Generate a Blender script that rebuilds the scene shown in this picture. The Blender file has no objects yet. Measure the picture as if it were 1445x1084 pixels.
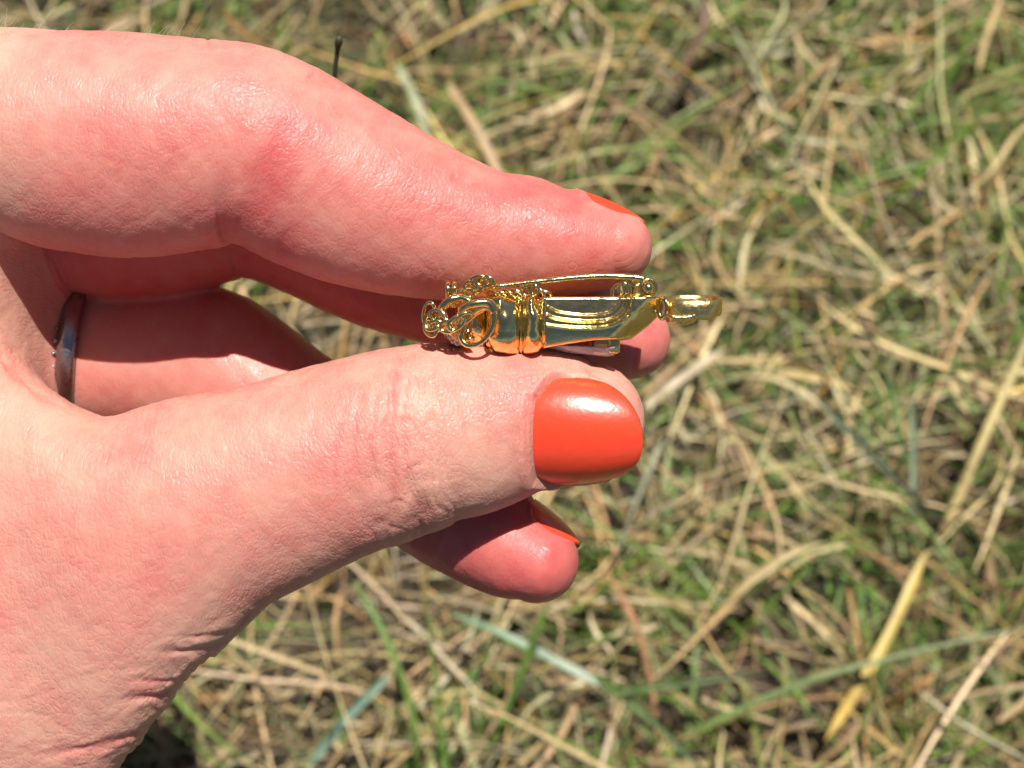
import bpy, math, random
import numpy as np
from mathutils import Vector, Matrix
random.seed(7); rng = np.random.default_rng(11)
R = math.radians
S = bpy.context.scene
COL = S.collection

# ------------------------------------------------------------------ camera, sky, sun, exposure
TILT = R(25); DIST = 0.200; CAMH = 0.471
cam = bpy.data.cameras.new('camera'); co = bpy.data.objects.new('camera', cam); COL.objects.link(co)
co.location = (0, 0, CAMH); co.rotation_euler = (TILT, 0, 0)
cam.sensor_width = 36; cam.lens = 18 / (72.25 / 200.0)
cam.clip_start = 0.005; cam.clip_end = 60
cam.dof.use_dof = True; cam.dof.focus_distance = 0.192; cam.dof.aperture_fstop = 22
S.camera = co
RM = np.array(Matrix.Rotation(TILT, 3, 'X'))
CP = np.array([0, 0, CAMH])
def W(p):            # table-frame millimetres (x right, y up, z towards the viewer; origin at the pinch) -> world metres
    p = np.asarray(p, float)
    q = p / 1000.0 - np.array([0, 0, DIST])
    return q @ RM.T + CP
def P(x, y, z=0.0):  # position read off the photograph at a given depth
    k = 0.1 * (200 - z) / 200
    return np.array([(x - 722.5) * k, (542 - y) * k, z])

sun_f = np.array([0.10, 0.60, 0.79]); sun_f /= np.linalg.norm(sun_f)
sun_w = RM @ sun_f
sl = bpy.data.lights.new('sun', 'SUN'); sl.energy = 5.0; sl.angle = R(0.5); sl.color = (1, 0.955, 0.89)
so = bpy.data.objects.new('sun', sl); COL.objects.link(so)
so.rotation_euler = Vector(-sun_w).to_track_quat('-Z', 'Y').to_euler(); so.location = (0, 0, 2)
wd = bpy.data.worlds.new('World'); S.world = wd; wd.use_nodes = True
nt = wd.node_tree; sky = nt.nodes.new('ShaderNodeTexSky'); sky.sky_type = 'NISHITA'; sky.sun_disc = False; sky.altitude = 900; sky.air_density = 0.75; sky.dust_density = 0.8
sky.sun_elevation = math.asin(sun_w[2]); sky.sun_rotation = math.atan2(sun_w[0], sun_w[1])
bg = nt.nodes['Background']; nt.links.new(sky.outputs[0], bg.inputs[0]); bg.inputs[1].default_value = 0.05
S.view_settings.view_transform = 'Standard'; S.view_settings.look = 'None'
S.view_settings.exposure = 0.6; S.view_settings.gamma = 1

# ------------------------------------------------------------------ helpers
def tag(o, label=None, cat=None, group=None, kind=None):
    if label: o['label'] = label
    if cat: o['category'] = cat
    if group: o['group'] = group
    if kind: o['kind'] = kind
    return o
def mesh(name, verts, faces, mat, smooth=True):
    me = bpy.data.meshes.new(name)
    verts = np.asarray(verts, float)
    if isinstance(faces, np.ndarray):
        n, k = faces.shape
        me.vertices.add(len(verts)); me.vertices.foreach_set('co', verts.ravel())
        me.loops.add(n * k); me.loops.foreach_set('vertex_index', faces.ravel().astype(np.int32))
        me.polygons.add(n); me.polygons.foreach_set('loop_start', np.arange(0, n * k, k, dtype=np.int32))
        me.update(calc_edges=True)
    else:
        me.from_pydata(verts.tolist(), [], faces)
    if smooth: me.polygons.foreach_set('use_smooth', [True] * len(me.polygons))
    me.materials.append(mat); me.validate(); me.update()
    return me
def put(name, verts_w, faces, mat, parent=None, base=None, smooth=True):
    """link a mesh given in world metres; with a parent the parent's location is subtracted"""
    org = np.array(parent.location) if parent else (np.array(base) if base is not None else verts_w.mean(0))
    if parent and parent.parent: org = np.array(parent.parent.location) + org
    me = mesh(name, verts_w - org, faces, mat, smooth)
    o = bpy.data.objects.new(name, me); COL.objects.link(o)
    if parent: o.parent = parent
    else: o.location = org
    return o
def empty(name, loc):
    o = bpy.data.objects.new(name, None); COL.objects.link(o); o.location = loc; o.empty_display_size = 0.005
    return o

class Nodes:
    def __init__(s, name):
        s.m = bpy.data.materials.new(name); s.m.use_nodes = True; s.t = s.m.node_tree; s.b = s.t.nodes['Principled BSDF']
    def n(s, typ, **kw):
        nd = s.t.nodes.new('ShaderNode' + typ)
        for k, v in kw.items():
            if k.startswith('_'): nd.inputs[k[1:].replace('_', ' ')].default_value = v
            else: setattr(nd, k, v)
        return nd
    def l(s, a, b): s.t.links.new(a, b)
    def ramp(s, src, stops):
        r = s.n('ValToRGB'); e = r.color_ramp.elements
        while len(e) < len(stops): e.new(0.5)
        for q, (p, c) in zip(e, stops): q.position = p; q.color = (*c, 1) if len(c) == 3 else c
        s.l(src, r.inputs[0]); return r.outputs[0]
    def math(s, op, a, b=None, c=None):
        m = s.n('Math', operation=op)
        for i, v in enumerate((a, b, c)):
            if v is None: continue
            if isinstance(v, (int, float)): m.inputs[i].default_value = v
            else: s.l(v, m.inputs[i])
        return m.outputs[0]
    def mix(s, fac, a, b, blend='MIX'):
        m = s.n('Mix', data_type='RGBA', blend_type=blend)
        for i, v in ((0, fac), (6, a), (7, b)):
            if isinstance(v, (int, float)): m.inputs[i].default_value = v
            elif isinstance(v, tuple): m.inputs[i].default_value = (*v, 1)
            else: s.l(v, m.inputs[i])
        return m.outputs[2]

# ------------------------------------------------------------------ materials
def mat_skin():
    k = Nodes('skin'); b = k.b
    at = k.n('Attribute', attribute_name='blush'); fc = k.n('Attribute', attribute_name='fc')
    gl = k.n('Attribute', attribute_name='sheen')
    tc = k.n('TexCoord')
    n1 = k.n('TexNoise', _Scale=95.0, _Detail=4.0, _Roughness=0.6); k.l(tc.outputs['Object'], n1.inputs['Vector'])
    n2 = k.n('TexNoise', _Scale=420.0, _Detail=3.0); k.l(tc.outputs['Object'], n2.inputs['Vector'])
    f = k.math('MULTIPLY_ADD', n1.outputs[0], 0.9, -0.45)
    f = k.math('ADD', at.outputs['Fac'], f)
    f2 = k.math('MULTIPLY_ADD', n2.outputs[0], 0.35, -0.175); f = k.math('ADD', f, f2)
    c = k.ramp(f, [(0.0, (0.58, 0.315, 0.235)), (0.4, (0.56, 0.215, 0.172)), (0.75, (0.53, 0.130, 0.116)), (1.0, (0.50, 0.085, 0.082))])
    k.l(c, b.inputs['Base Color'])
    b.inputs['Subsurface Weight'].default_value = 0.75
    b.inputs['Subsurface Radius'].default_value = (1.0, 0.28, 0.16)
    b.inputs['Subsurface Scale'].default_value = 0.0024
    b.inputs['IOR'].default_value = 1.4
    # fine relief: cross wrinkles in finger coordinates, small cells, pores
    mp = k.n('Mapping'); mp.inputs['Scale'].default_value = (1700, 1000, 1000); k.l(fc.outputs['Vector'], mp.inputs['Vector'])
    nz = k.n('TexNoise', _Scale=260.0, _Detail=2.0); k.l(tc.outputs['Object'], nz.inputs['Vector'])
    wob = k.n('VectorMath', operation='SCALE'); k.l(nz.outputs['Color'], wob.inputs[0]); wob.inputs['Scale'].default_value = 1.1
    ad = k.n('VectorMath', operation='ADD'); k.l(mp.outputs[0], ad.inputs[0]); k.l(wob.outputs[0], ad.inputs[1])
    v1 = k.n('TexVoronoi', feature='DISTANCE_TO_EDGE', _Scale=1.0); k.l(ad.outputs[0], v1.inputs['Vector'])
    e1 = k.ramp(v1.outputs['Distance'], [(0.0, (0, 0, 0)), (0.22, (1, 1, 1))])
    v2 = k.n('TexVoronoi', feature='DISTANCE_TO_EDGE', _Scale=2600.0); k.l(tc.outputs['Object'], v2.inputs['Vector'])
    e2 = k.ramp(v2.outputs['Distance'], [(0.0, (0, 0, 0)), (0.25, (1, 1, 1))])
    # long folds running across the finger
    mp3 = k.n('Mapping'); mp3.inputs['Scale'].default_value = (1900, 160, 500); k.l(fc.outputs['Vector'], mp3.inputs['Vector'])
    n3 = k.n('TexNoise', _Scale=1.0, _Detail=3.0, _Roughness=0.55); k.l(mp3.outputs[0], n3.inputs['Vector'])
    n4 = k.n('TexNoise', _Scale=1100.0, _Detail=4.0, _Roughness=0.6); k.l(tc.outputs['Object'], n4.inputs['Vector'])
    h = k.math('MULTIPLY', e1, 0.42)
    h = k.math('MULTIPLY_ADD', e2, 0.12, h)
    h = k.math('MULTIPLY_ADD', n3.outputs[0], 0.9, h)
    h = k.math('MULTIPLY_ADD', n4.outputs[0], 0.45, h)
    bp = k.n('Bump', _Strength=0.85, _Distance=0.00018); k.l(h, bp.inputs['Height'])
    pm = k.ramp(n1.outputs[0], [(0.35, (.45, .45, .45)), (0.62, (1, 1, 1))]); st = k.math('MULTIPLY_ADD', gl.outputs['Fac'], 0.55, 0.22); st = k.math('MULTIPLY', st, pm); k.l(st, bp.inputs['Strength'])
    k.l(bp.outputs[0], b.inputs['Normal'])
    gm = k.ramp(n2.outputs[0], [(0.50, (0, 0, 0)), (0.60, (1, 1, 1))]); rr = k.math('MULTIPLY_ADD', n4.outputs[0], 0.5, 0.22); rr = k.math('MULTIPLY_ADD', gm, -0.09, rr); k.l(rr, b.inputs['Roughness'])
    b.inputs['Specular IOR Level'].default_value = 0.45
    return k.m
def mat_nail():
    k = Nodes('coral_nail_polish'); b = k.b
    tc = k.n('TexCoord'); n = k.n('TexNoise', _Scale=700.0, _Detail=3.0); k.l(tc.outputs['Object'], n.inputs['Vector'])
    c = k.mix(n.outputs[0], (0.76, 0.046, 0.014), (0.82, 0.060, 0.020)); k.l(c, b.inputs['Base Color'])
    b.inputs['Roughness'].default_value = 0.3; b.inputs['Coat Weight'].default_value = 0.5; b.inputs['Coat Roughness'].default_value = 0.2
    n2 = k.n('TexNoise', _Scale=480.0, _Detail=5.0, _Roughness=0.62); k.l(tc.outputs['Object'], n2.inputs['Vector'])
    bp = k.n('Bump', _Strength=0.6, _Distance=0.00011); k.l(n2.outputs[0], bp.inputs['Height']); k.l(bp.outputs[0], b.inputs['Normal']); k.l(bp.outputs[0], b.inputs['Coat Normal'])
    b.inputs['Subsurface Weight'].default_value = 0.1; b.inputs['Subsurface Scale'].default_value = 0.0005
    return k.m
def mat_metal(name, c1, c2, rough, bump=0.2, scale=900.0):
    k = Nodes(name); b = k.b; b.inputs['Metallic'].default_value = 1
    tc = k.n('TexCoord'); n = k.n('TexNoise', _Scale=scale, _Detail=5.0, _Roughness=0.65); k.l(tc.outputs['Object'], n.inputs['Vector'])
    k.l(k.mix(n.outputs[0], c1, c2), b.inputs['Base Color'])
    r = k.math('MULTIPLY_ADD', n.outputs[0], rough * 0.9, rough * 0.55); k.l(r, b.inputs['Roughness'])
    n2 = k.n('TexNoise', _Scale=scale * 2.5, _Detail=3.0); k.l(tc.outputs['Object'], n2.inputs['Vector'])
    n3 = k.n('TexNoise', _Scale=scale * .38, _Detail=2.0); k.l(tc.outputs['Object'], n3.inputs['Vector']); hh = k.math('MULTIPLY_ADD', n3.outputs[0], 5.0, n2.outputs[0])
    bp = k.n('Bump', _Strength=bump, _Distance=0.00008); k.l(hh, bp.inputs['Height']); k.l(bp.outputs[0], b.inputs['Normal'])
    return k.m
def mat_gem():
    k = Nodes('clear_crystal'); b = k.b; b.inputs['Base Color'].default_value = (1, 1, 1, 1); b.inputs['Roughness'].default_value = 0.02
    b.inputs['Transmission Weight'].default_value = 0.75; b.inputs['IOR'].default_value = 2.0
    return k.m
def mat_blade(name, trans, rough):
    k = Nodes(name); b = k.b
    a = k.n('Attribute', attribute_name='col'); uv = k.n('Attribute', attribute_name='st')
    mp = k.n('Mapping'); mp.inputs['Scale'].default_value = (60, 1400, 1); k.l(uv.outputs['Vector'], mp.inputs['Vector'])
    n = k.n('TexNoise', _Scale=1.0, _Detail=3.0); k.l(mp.outputs[0], n.inputs['Vector'])
    f = k.math('MULTIPLY_ADD', n.outputs[0], 1.1, 0.45)
    cm = k.n('Mix', data_type='RGBA', blend_type='MULTIPLY'); cm.inputs[0].default_value = 1
    k.l(a.outputs['Color'], cm.inputs[6]); cc = k.n('CombineColor')
    for i in range(3): k.l(f, cc.inputs[i])
    k.l(cc.outputs[0], cm.inputs[7]); k.l(cm.outputs[2], b.inputs['Base Color'])
    b.inputs['Roughness'].default_value = rough; b.inputs['Specular IOR Level'].default_value = 0.45
    tr = k.n('BsdfTranslucent'); k.l(cm.outputs[2], tr.inputs[0])
    mx = k.n('MixShader'); mx.inputs[0].default_value = trans
    out = k.t.nodes['Material Output']; k.l(b.outputs[0], mx.inputs[1]); k.l(tr.outputs[0], mx.inputs[2]); k.l(mx.outputs[0], out.inputs[0])
    bp = k.n('Bump', _Strength=0.5, _Distance=0.0002); k.l(n.outputs[0], bp.inputs['Height']); k.l(bp.outputs[0], b.inputs['Normal'])
    return k.m
def mat_soil():
    k = Nodes('soil'); b = k.b; tc = k.n('TexCoord')
    n = k.n('TexNoise', _Scale=120.0, _Detail=8.0, _Roughness=0.7); k.l(tc.outputs['Object'], n.inputs['Vector'])
    n2 = k.n('TexNoise', _Scale=14.0, _Detail=5.0); k.l(tc.outputs['Object'], n2.inputs['Vector'])
    c = k.ramp(n.outputs[0], [(0.3, (0.02, 0.014, 0.01)), (0.5, (0.055, 0.04, 0.026)), (0.66, (0.13, 0.095, 0.06)), (0.8, (0.22, 0.17, 0.11))])
    g = k.ramp(n2.outputs[0], [(0.45, (0, 0, 0)), (0.6, (1, 1, 1))])
    c = k.mix(g, c, k.ramp(n.outputs[0], [(0.3, (0.03, 0.035, 0.015)), (0.7, (0.16, 0.17, 0.07))])); k.l(c, b.inputs['Base Color'])
    b.inputs['Roughness'].default_value = 0.95
    bp = k.n('Bump', _Strength=1.0, _Distance=0.006); k.l(n.outputs[0], bp.inputs['Height']); k.l(bp.outputs[0], b.inputs['Normal'])
    return k.m
SKIN = mat_skin(); NAIL = mat_nail()
GOLD = mat_metal('polished_gold', (0.86, 0.61, 0.21), (0.95, 0.73, 0.32), 0.13, 0.45)
GOLDR = mat_metal('brushed_gold', (0.80, 0.57, 0.18), (0.90, 0.67, 0.27), 0.30, 0.5, 1600.0)
SILVER = mat_metal('dark_silver', (0.27, 0.25, 0.25), (0.40, 0.37, 0.37), 0.3, 0.3)
GEM = mat_gem()
DRY = mat_blade('straw', 0.05, 0.5); GREEN = mat_blade('green_grass', 0.25, 0.42); SOIL = mat_soil()

# ------------------------------------------------------------------ ground
def ground():
    n = 120; xs = np.linspace(-1, 1, n); xs = np.sign(xs) * np.abs(xs) ** 3 * 20
    X, Y = np.meshgrid(xs, xs, indexing='ij')
    Z = 0.003 * np.sin(X * 31 + 1) * np.cos(Y * 27) + 0.002 * np.sin(X * 83 + Y * 61)
    v = np.stack([X, Y + 0.2, Z], -1).reshape(-1, 3)
    i = np.arange(n * n).reshape(n, n)
    f = np.stack([i[:-1, :-1], i[1:, :-1], i[1:, 1:], i[:-1, 1:]], -1).reshape(-1, 4)
    o = put('ground', v, f, SOIL, base=(0, 0, 0)); tag(o, 'brown soil under the dry lawn', kind='structure')
ground()

# ------------------------------------------------------------------ grass
def ribbons(name, base, az, el, curl, twist, length, width, col, mat, M=8, droop=None, fold=0.25, wav=None):
    """many tapered, folded, bending blades joined in one mesh; all arrays of N"""
    N = len(base); t = np.linspace(0, 1, M)[None, :]
    elv = el[:, None] + curl[:, None] * t; azz = az[:, None] + twist[:, None] * t
    if wav is not None: azz = azz + wav[:, None] * np.sin(t * 9 + az[:, None] * 7)
    d = np.stack([np.cos(elv) * np.cos(azz), np.cos(elv) * np.sin(azz), np.sin(elv)], -1)
    step = (length / (M - 1))[:, None, None]
    p = np.concatenate([np.zeros((N, 1, 3)), np.cumsum((d[:, :-1] + d[:, 1:]) / 2 * step, 1)], 1) + base[:, None, :]
    p[..., 2] = np.maximum(p[..., 2], 0.0012 + 0.003 * rng.random((N, 1)))
    return sweep(name, p, width, col, mat, fold, az)
def sweep(name, p, width, col, mat, fold=0.25, roll=None, taper=None, base=None):
    N, M, _ = p.shape; t = np.linspace(0, 1, M)
    d = np.gradient(p, axis=1); d /= np.linalg.norm(d, axis=-1, keepdims=True) + 1e-9
    up = np.array([0, 0, 1.0])
    if roll is None: roll = np.zeros(N)
    s = np.cross(d, up); s /= np.linalg.norm(s, axis=-1, keepdims=True) + 1e-9
    n = np.cross(s, d)
    ra = (np.sin(roll * 37.3) * 0.9)[:, None, None] + (np.sin(roll * 11.7) * 0.8)[:, None, None] * t[None, :, None]
    s2 = s * np.cos(ra) + n * np.sin(ra); n2 = np.cross(s2, d)
    if taper is None: taper = np.minimum(1, 1.25 * (1 - t) ** 0.6 + 0.04) * (0.55 + 0.45 * np.minimum(1, t * 5))
    w = width[:, None, None] / 2 * taper[None, :, None]
    v = np.stack([p - s2 * w, p - n2 * w * fold * 2, p + s2 * w], 2)     # N,M,3,3
    idx = np.arange(N * M * 3).reshape(N, M, 3)
    f = np.stack([idx[:, :-1, :-1], idx[:, 1:, :-1], idx[:, 1:, 1:], idx[:, :-1, 1:]], -1).reshape(-1, 4)
    V = v.reshape(-1, 3)
    o = put(name, V, f, mat, base=(0, 0, 0) if base is None else base)
    ca = o.data.color_attributes.new('col', 'FLOAT_COLOR', 'POINT')
    if col.ndim == 2: col = np.repeat(col[:, None, :], M, 1)
    cc = np.ones((N, M, 3, 4)); cc[..., :3] = col[:, :, None, :]
    ca.data.foreach_set('color', cc.ravel())
    st = o.data.attributes.new('st', 'FLOAT_VECTOR', 'POINT')
    ss = np.zeros((N, M, 3, 3)); ss[..., 0] = t[None, :, None] + roll[:, None, None] * 3
    ss[..., 1] = np.array([-.0015, 0, .0015])[None, None, :] + roll[:, None, None] * 0.01; ss[..., 2] = roll[:, None, None]
    st.data.foreach_set('vector', ss.ravel())
    return o
def pick(pal, N, jit=0.18):
    pal = np.array(pal); c = pal[rng.integers(0, len(pal), N)] * [1.05, .97, .84]
    return c * (1 + jit * rng.standard_normal((N, 1))).clip(0.5, 1.5) * (1 + 0.05 * rng.standard_normal((N, 3)))
TAN = [(0.54, 0.40, 0.20), (0.62, 0.49, 0.27), (0.46, 0.33, 0.16), (0.40, 0.29, 0.15), (0.66, 0.56, 0.34), (0.50, 0.42, 0.22), (0.44, 0.40, 0.22), (0.50, 0.33, 0.13), (0.60, 0.52, 0.36)]
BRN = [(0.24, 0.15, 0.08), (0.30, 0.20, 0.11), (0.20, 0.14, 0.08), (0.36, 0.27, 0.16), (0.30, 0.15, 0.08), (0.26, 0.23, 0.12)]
GRN = [(0.14, 0.27, 0.04), (0.18, 0.31, 0.06), (0.11, 0.22, 0.035), (0.26, 0.33, 0.11), (0.30, 0.37, 0.18), (0.38, 0.42, 0.22), (0.36, 0.36, 0.12)]
def field(N, r=0.42):
    # denser where the lawn is seen, thinning outwards
    ang = rng.random(N) * 2 * np.pi; rad = r * np.sqrt(rng.random(N)) * (1 + 0.9 * rng.random(N) ** 6)
    return np.stack([rad * np.cos(ang), 0.245 + rad * np.sin(ang) * 0.95, np.zeros(N)], -1)
def lie(b, spread):
    """blades in one patch lean much the same way"""
    a = 1.9 * np.sin(b[:, 0] * 17 + 1.3 * np.sin(b[:, 1] * 13)) + 1.7 * np.sin(b[:, 1] * 19 + b[:, 0] * 9 + 2)
    return a + spread * rng.standard_normal(len(b)) + np.pi * (rng.random(len(b)) > .5)
def tufts(N, n, rad, r=0.43):
    c = field(n, r); k = rng.integers(0, n, N); b = c[k].copy(); b[:, :2] += rad * rng.standard_normal((N, 2)); return b, k
def lawn():
    U = rng.random
    N = 10000; b = field(N, 0.45); b[:, 2] = 0.001 + 0.006 * U(N)
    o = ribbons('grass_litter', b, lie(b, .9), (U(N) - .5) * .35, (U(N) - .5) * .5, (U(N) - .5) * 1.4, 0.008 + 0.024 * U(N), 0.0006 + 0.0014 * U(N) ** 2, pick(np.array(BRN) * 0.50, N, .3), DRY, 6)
    tag(o, 'matted brown dead grass litter on the soil', 'dead grass', kind='stuff')
    N = 13500; b = field(N, 0.43); b[:, 2] = 0.002 + 0.020 * U(N)
    b = b[(np.sin(b[:, 0] * 41 + b[:, 1] * 13) + np.sin(b[:, 1] * 47 - b[:, 0] * 23 + 1)) + 2.6 * U(N) > -.35]; N = len(b)
    o = ribbons('dry_grass', b, lie(b, .75), (U(N) - .42) * .7, -(U(N)) * .9, (U(N) - .5) * 1.9, 0.012 + 0.045 * U(N) ** 1.4, 0.0006 + 0.0015 * U(N) ** 1.8, pick(np.array(TAN) * .76, N, .28) * (.80 + .28 * np.sin(b[:, :1] * 23 + 2 * np.sin(b[:, 1:2] * 17)) * np.array([[.8, 1, 1.3]])), DRY, 8, wav=(U(N) - .5) * .5)
    tag(o, 'tangle of fine tan and straw coloured dry grass', 'dry grass', kind='stuff')
    N = 2200; b = field(N, 0.45); b[:, 2] = 0.004 + 0.014 * U(N)
    o = ribbons('dry_grass', b, lie(b, .8), U(N) * .7, -U(N) * 1.1, (U(N) - .5) * 1.5, 0.04 + 0.07 * U(N), 0.0007 + 0.0012 * U(N), pick(np.array(TAN + [(0.62, .45, .14)]) * .8, N, .22), DRY, 11, wav=(U(N) - .5) * .3)
    tag(o, 'long pale dry grass stems lying over the tangle', 'dry grass', kind='stuff')
    N = 420; b = field(N, 0.43); b[:, 2] = 0.010 + 0.012 * U(N)
    o = ribbons('dry_grass', b, lie(b, .9), (U(N) - .4) * .6, -U(N) * .9, (U(N) - .5) * 1.3, 0.014 + 0.035 * U(N), 0.0020 + 0.0016 * U(N), pick(np.array(TAN) * .78, N, .2), DRY, 8, wav=(U(N) - .5) * .3)
    tag(o, 'broader flat straws lying on top of the dry grass', 'dry grass', kind='stuff')
    N = 17000; b, k = tufts(N, 680, .012)
    w = np.sin(b[:, 0] * 38 + 1.2) + np.sin(b[:, 1] * 31 + b[:, 0] * 21) + np.sin(b[:, 1] * 52 - b[:, 0] * 33 + 2) + 1.2 * (b[:, 0] > .02)
    m = w + 1.8 * U(N) > 0.4; b = b[m]; k = k[m]; N = len(b)
    tint = np.array(GRN)[(k * 7) % len(GRN)] * (1 + .18 * rng.standard_normal((N, 1))).clip(.5, 1.5)
    mixg = pick(np.array(GRN), N, .2); col = (tint * .5 + mixg * .5) * .90
    o = ribbons('grass', b, lie(b, .7) + np.sin(k * 1.7), 0.15 + 0.9 * U(N), -(0.3 + 1.4 * U(N)), (U(N) - .5) * 1.1, 0.020 + 0.055 * U(N) ** 1.5, 0.0006 + 0.0013 * U(N) ** 1.4, col, GREEN, 10)
    tag(o, 'thin green grass blades growing through the dry grass', 'grass', kind='stuff')
def long_green():
    U = rng.random; N = 620; b = field(N, 0.45); b[:, 2] = 0.003
    b = b[(b[:, 0] > -.02) | (U(N) > .45)]; N = len(b)
    o = ribbons('grass', b, lie(b, .7), .25 + .6 * U(N), -(.5 + .9 * U(N)), (U(N) - .5) * .9, 0.05 + 0.065 * U(N), 0.0010 + 0.0012 * U(N), pick(np.array(GRN) * .95, N, .2), GREEN, 12)
    tag(o, 'longer arching green blades standing over the straw', 'grass', kind='stuff')
lawn(); long_green()

def ground_pt(x, y, h):
    d = RM @ (P(x, y) / 1000.0 - np.array([0, 0, DIST])); s = (h - CAMH) / d[2]
    return CP + d * s
def spline(pts, n):
    pts = np.asarray(pts, float); K = len(pts)
    t = np.linspace(0, K - 1, n); out = []
    ext = np.vstack([2 * pts[0] - pts[1], pts, 2 * pts[-1] - pts[-2]])
    for q in t:
        i = min(int(q), K - 2); u = q - i; a, b, c, d = ext[i], ext[i + 1], ext[i + 2], ext[i + 3]
        out.append(0.5 * (2 * b + (c - a) * u + (2 * a - 5 * b + 4 * c - d) * u * u + (3 * b - 3 * c + d - a) * u ** 3))
    return np.array(out)
HERO = [  # photo positions, heights above soil, width mm, colour a -> b, name, label
 ([(1040,125),(1090,62),(1150,24),(1230,9),(1320,16)], (14,30,36,34,22), 4.6, (.46,.44,.27), (.55,.50,.33), 'dry_grass', 'broad pale blade arching across the upper right lawn'),
 ([(1150,560),(1230,640),(1300,710),(1350,750)], (16,24,24,18), 4.0, (.28,.36,.22), (.42,.47,.33), 'long_grass', 'grey green flat blade running diagonally towards the long green blade'),
 ([(1460,460),(1392,610),(1345,720),(1320,765)], (40,30,20,12), 3.6, (.52,.44,.17), (.50,.36,.18), 'dry_grass', 'long yellow stem rising to the right edge of the lawn'),
 ([(1308,778),(1262,880),(1215,965),(1165,1045)], (26,24,20,12), 4.2, (.58,.46,.15), (.62,.44,.12), 'dry_grass', 'bright yellow stem at lower right crossing a green blade'),
 ([(1040,850),(1110,792),(1200,757),(1320,724),(1470,668)], (12,24,32,36,34), 3.4, (.16,.26,.06), (.20,.30,.08), 'long_grass', 'long green blade reaching the right edge below the middle'),
 ([(960,1040),(1130,965),(1290,920),(1460,882)], (14,28,34,34), 3.6, (.17,.26,.07), (.42,.46,.30), 'long_grass', 'long green blade with pale end crossing the bright yellow stem'),
 ([(1008,872),(1060,818),(1125,780),(1198,768)], (12,20,22,16), 4.2, (.55,.42,.20), (.60,.48,.28), 'straw', 'curved tan straw left of the bright yellow stem'),
 ([(636,866),(700,890),(780,930),(858,972)], (24,28,26,20), 4.0, (.24,.38,.22), (.55,.62,.50), 'long_grass', 'pale silvery green blade below the lowest fingertip'),
 ([(858,808),(900,890),(922,985),(930,1095)], (14,20,20,16), 4.4, (.42,.23,.12), (.38,.21,.12), 'dry_grass', 'reddish brown curved blade below the thumb nail'),
 ([(908,574),(955,538),(1022,492)], (18,22,18), 4.4, (.52,.43,.28), (.50,.42,.28), 'straw', 'thick tan straw just right of the thumb nail'),
 ([(436,1080),(492,1010),(552,950)], (22,28,26), 4.0, (.25,.38,.28), (.28,.40,.30), 'long_grass', 'blue green broad blade at lower left near the palm'),
 ([(690,1060),(722,985),(752,905),(776,845)], (18,30,42,50), 2.6, (.15,.26,.05), (.17,.27,.06), 'long_grass', 'narrow upright green blade in front of the silvery green blade'),
 ([(1298,975),(1365,1025),(1460,1078)], (20,24,20), 3.4, (.55,.50,.34), (.58,.53,.38), 'dry_grass', 'cream stem in the lower right corner'),
 ([(840,955),(920,1015),(1000,1095)], (22,26,22), 3.6, (.14,.24,.06), (.30,.36,.20), 'long_grass', 'dark green blade sloping down from the silvery green blade'),
 ([(998,-12),(988,50),(945,130)], (34,28,16), 4.2, (.17,.09,.05), (.20,.12,.07), 'dry_grass', 'dark brown stem near the top of the lawn'),
 ([(632,118),(672,180),(712,262)], (16,20,14), 5.0, (.46,.33,.18), (.44,.30,.16), 'straw', 'orange tan straw above the index finger'),
 ([(935,618),(905,690),(868,790)], (14,20,22), 3.6, (.40,.40,.27), (.46,.44,.32), 'straw', 'grey straw beside the thumb nail tip'),
 ([(1148,330),(1190,400),(1235,480),(1255,520)], (24,28,24,20), 4.0, (.44,.35,.23), (.48,.40,.28), 'straw', 'long grey tan straw right of the brooch loop'),
 ([(1252,525),(1266,590),(1284,665)], (30,26,14), 3.2, (.18,.30,.10), (.20,.33,.12), 'long_grass', 'short green blade at the foot of the grey tan straw'),
 ([(500,820),(545,900),(580,1000),(590,1080)], (38,34,26,14), 2.6, (.17,.29,.06), (.18,.28,.07), 'long_grass', 'thin green blade hanging below the ring finger'),
 ([(870,975),(960,965),(1090,948)], (30,34,30), 3.0, (.15,.26,.08), (.36,.42,.25), 'long_grass', 'green blade lying level at bottom centre'),
 ([(1285,560),(1290,640),(1288,735)], (34,24,12), 3.4, (.36,.44,.26), (.40,.46,.33), 'long_grass', 'pale green upright blade left of the long yellow stem'),
 ([(560,90),(590,150),(612,235)], (20,22,12), 4.2, (.36,.38,.22), (.40,.40,.26), 'straw', 'grey green straw touching the index finger outline'),
 ([(1030,30),(1100,170),(1160,330)], (20,30,18), 2.6, (.44,.46,.28), (.40,.43,.25), 'long_grass', 'pale thin blade falling from the arching blade'),
 ([(1200,600),(1280,545),(1400,510),(1460,500)], (10,20,22,22), 3.0, (.20,.28,.08), (.24,.32,.1), 'long_grass', 'green blade lying flat behind the pale green upright blade'),
]
for pts, hs, wmm, ca, cb, nm, lab in HERO:
    q = spline([ground_pt(x, y, h / 1000 + .012) for (x, y), h in zip(pts, hs)], 22)[None]
    t = np.linspace(0, 1, 22)[None, :, None]; c = np.array(ca) * (1 - t) + np.array(cb) * t
    c = c ** 1.12 * .82 * (1 + 0.12 * np.sin(t * 17 + len(lab)))
    tp = np.minimum(1, 6 * (1 - np.linspace(0, 1, 22)) + .12) * np.minimum(1, 5 * np.linspace(0, 1, 22) + .3)
    o = sweep(nm, q, np.array([wmm / 1000 * .78]), c, GREEN if 'long_grass' == nm else DRY, 0.3, np.array([rng.random()]), tp, base=q[0, 0])
    tag(o, lab, 'grass blade' if nm == 'long_grass' else 'straw')

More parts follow.
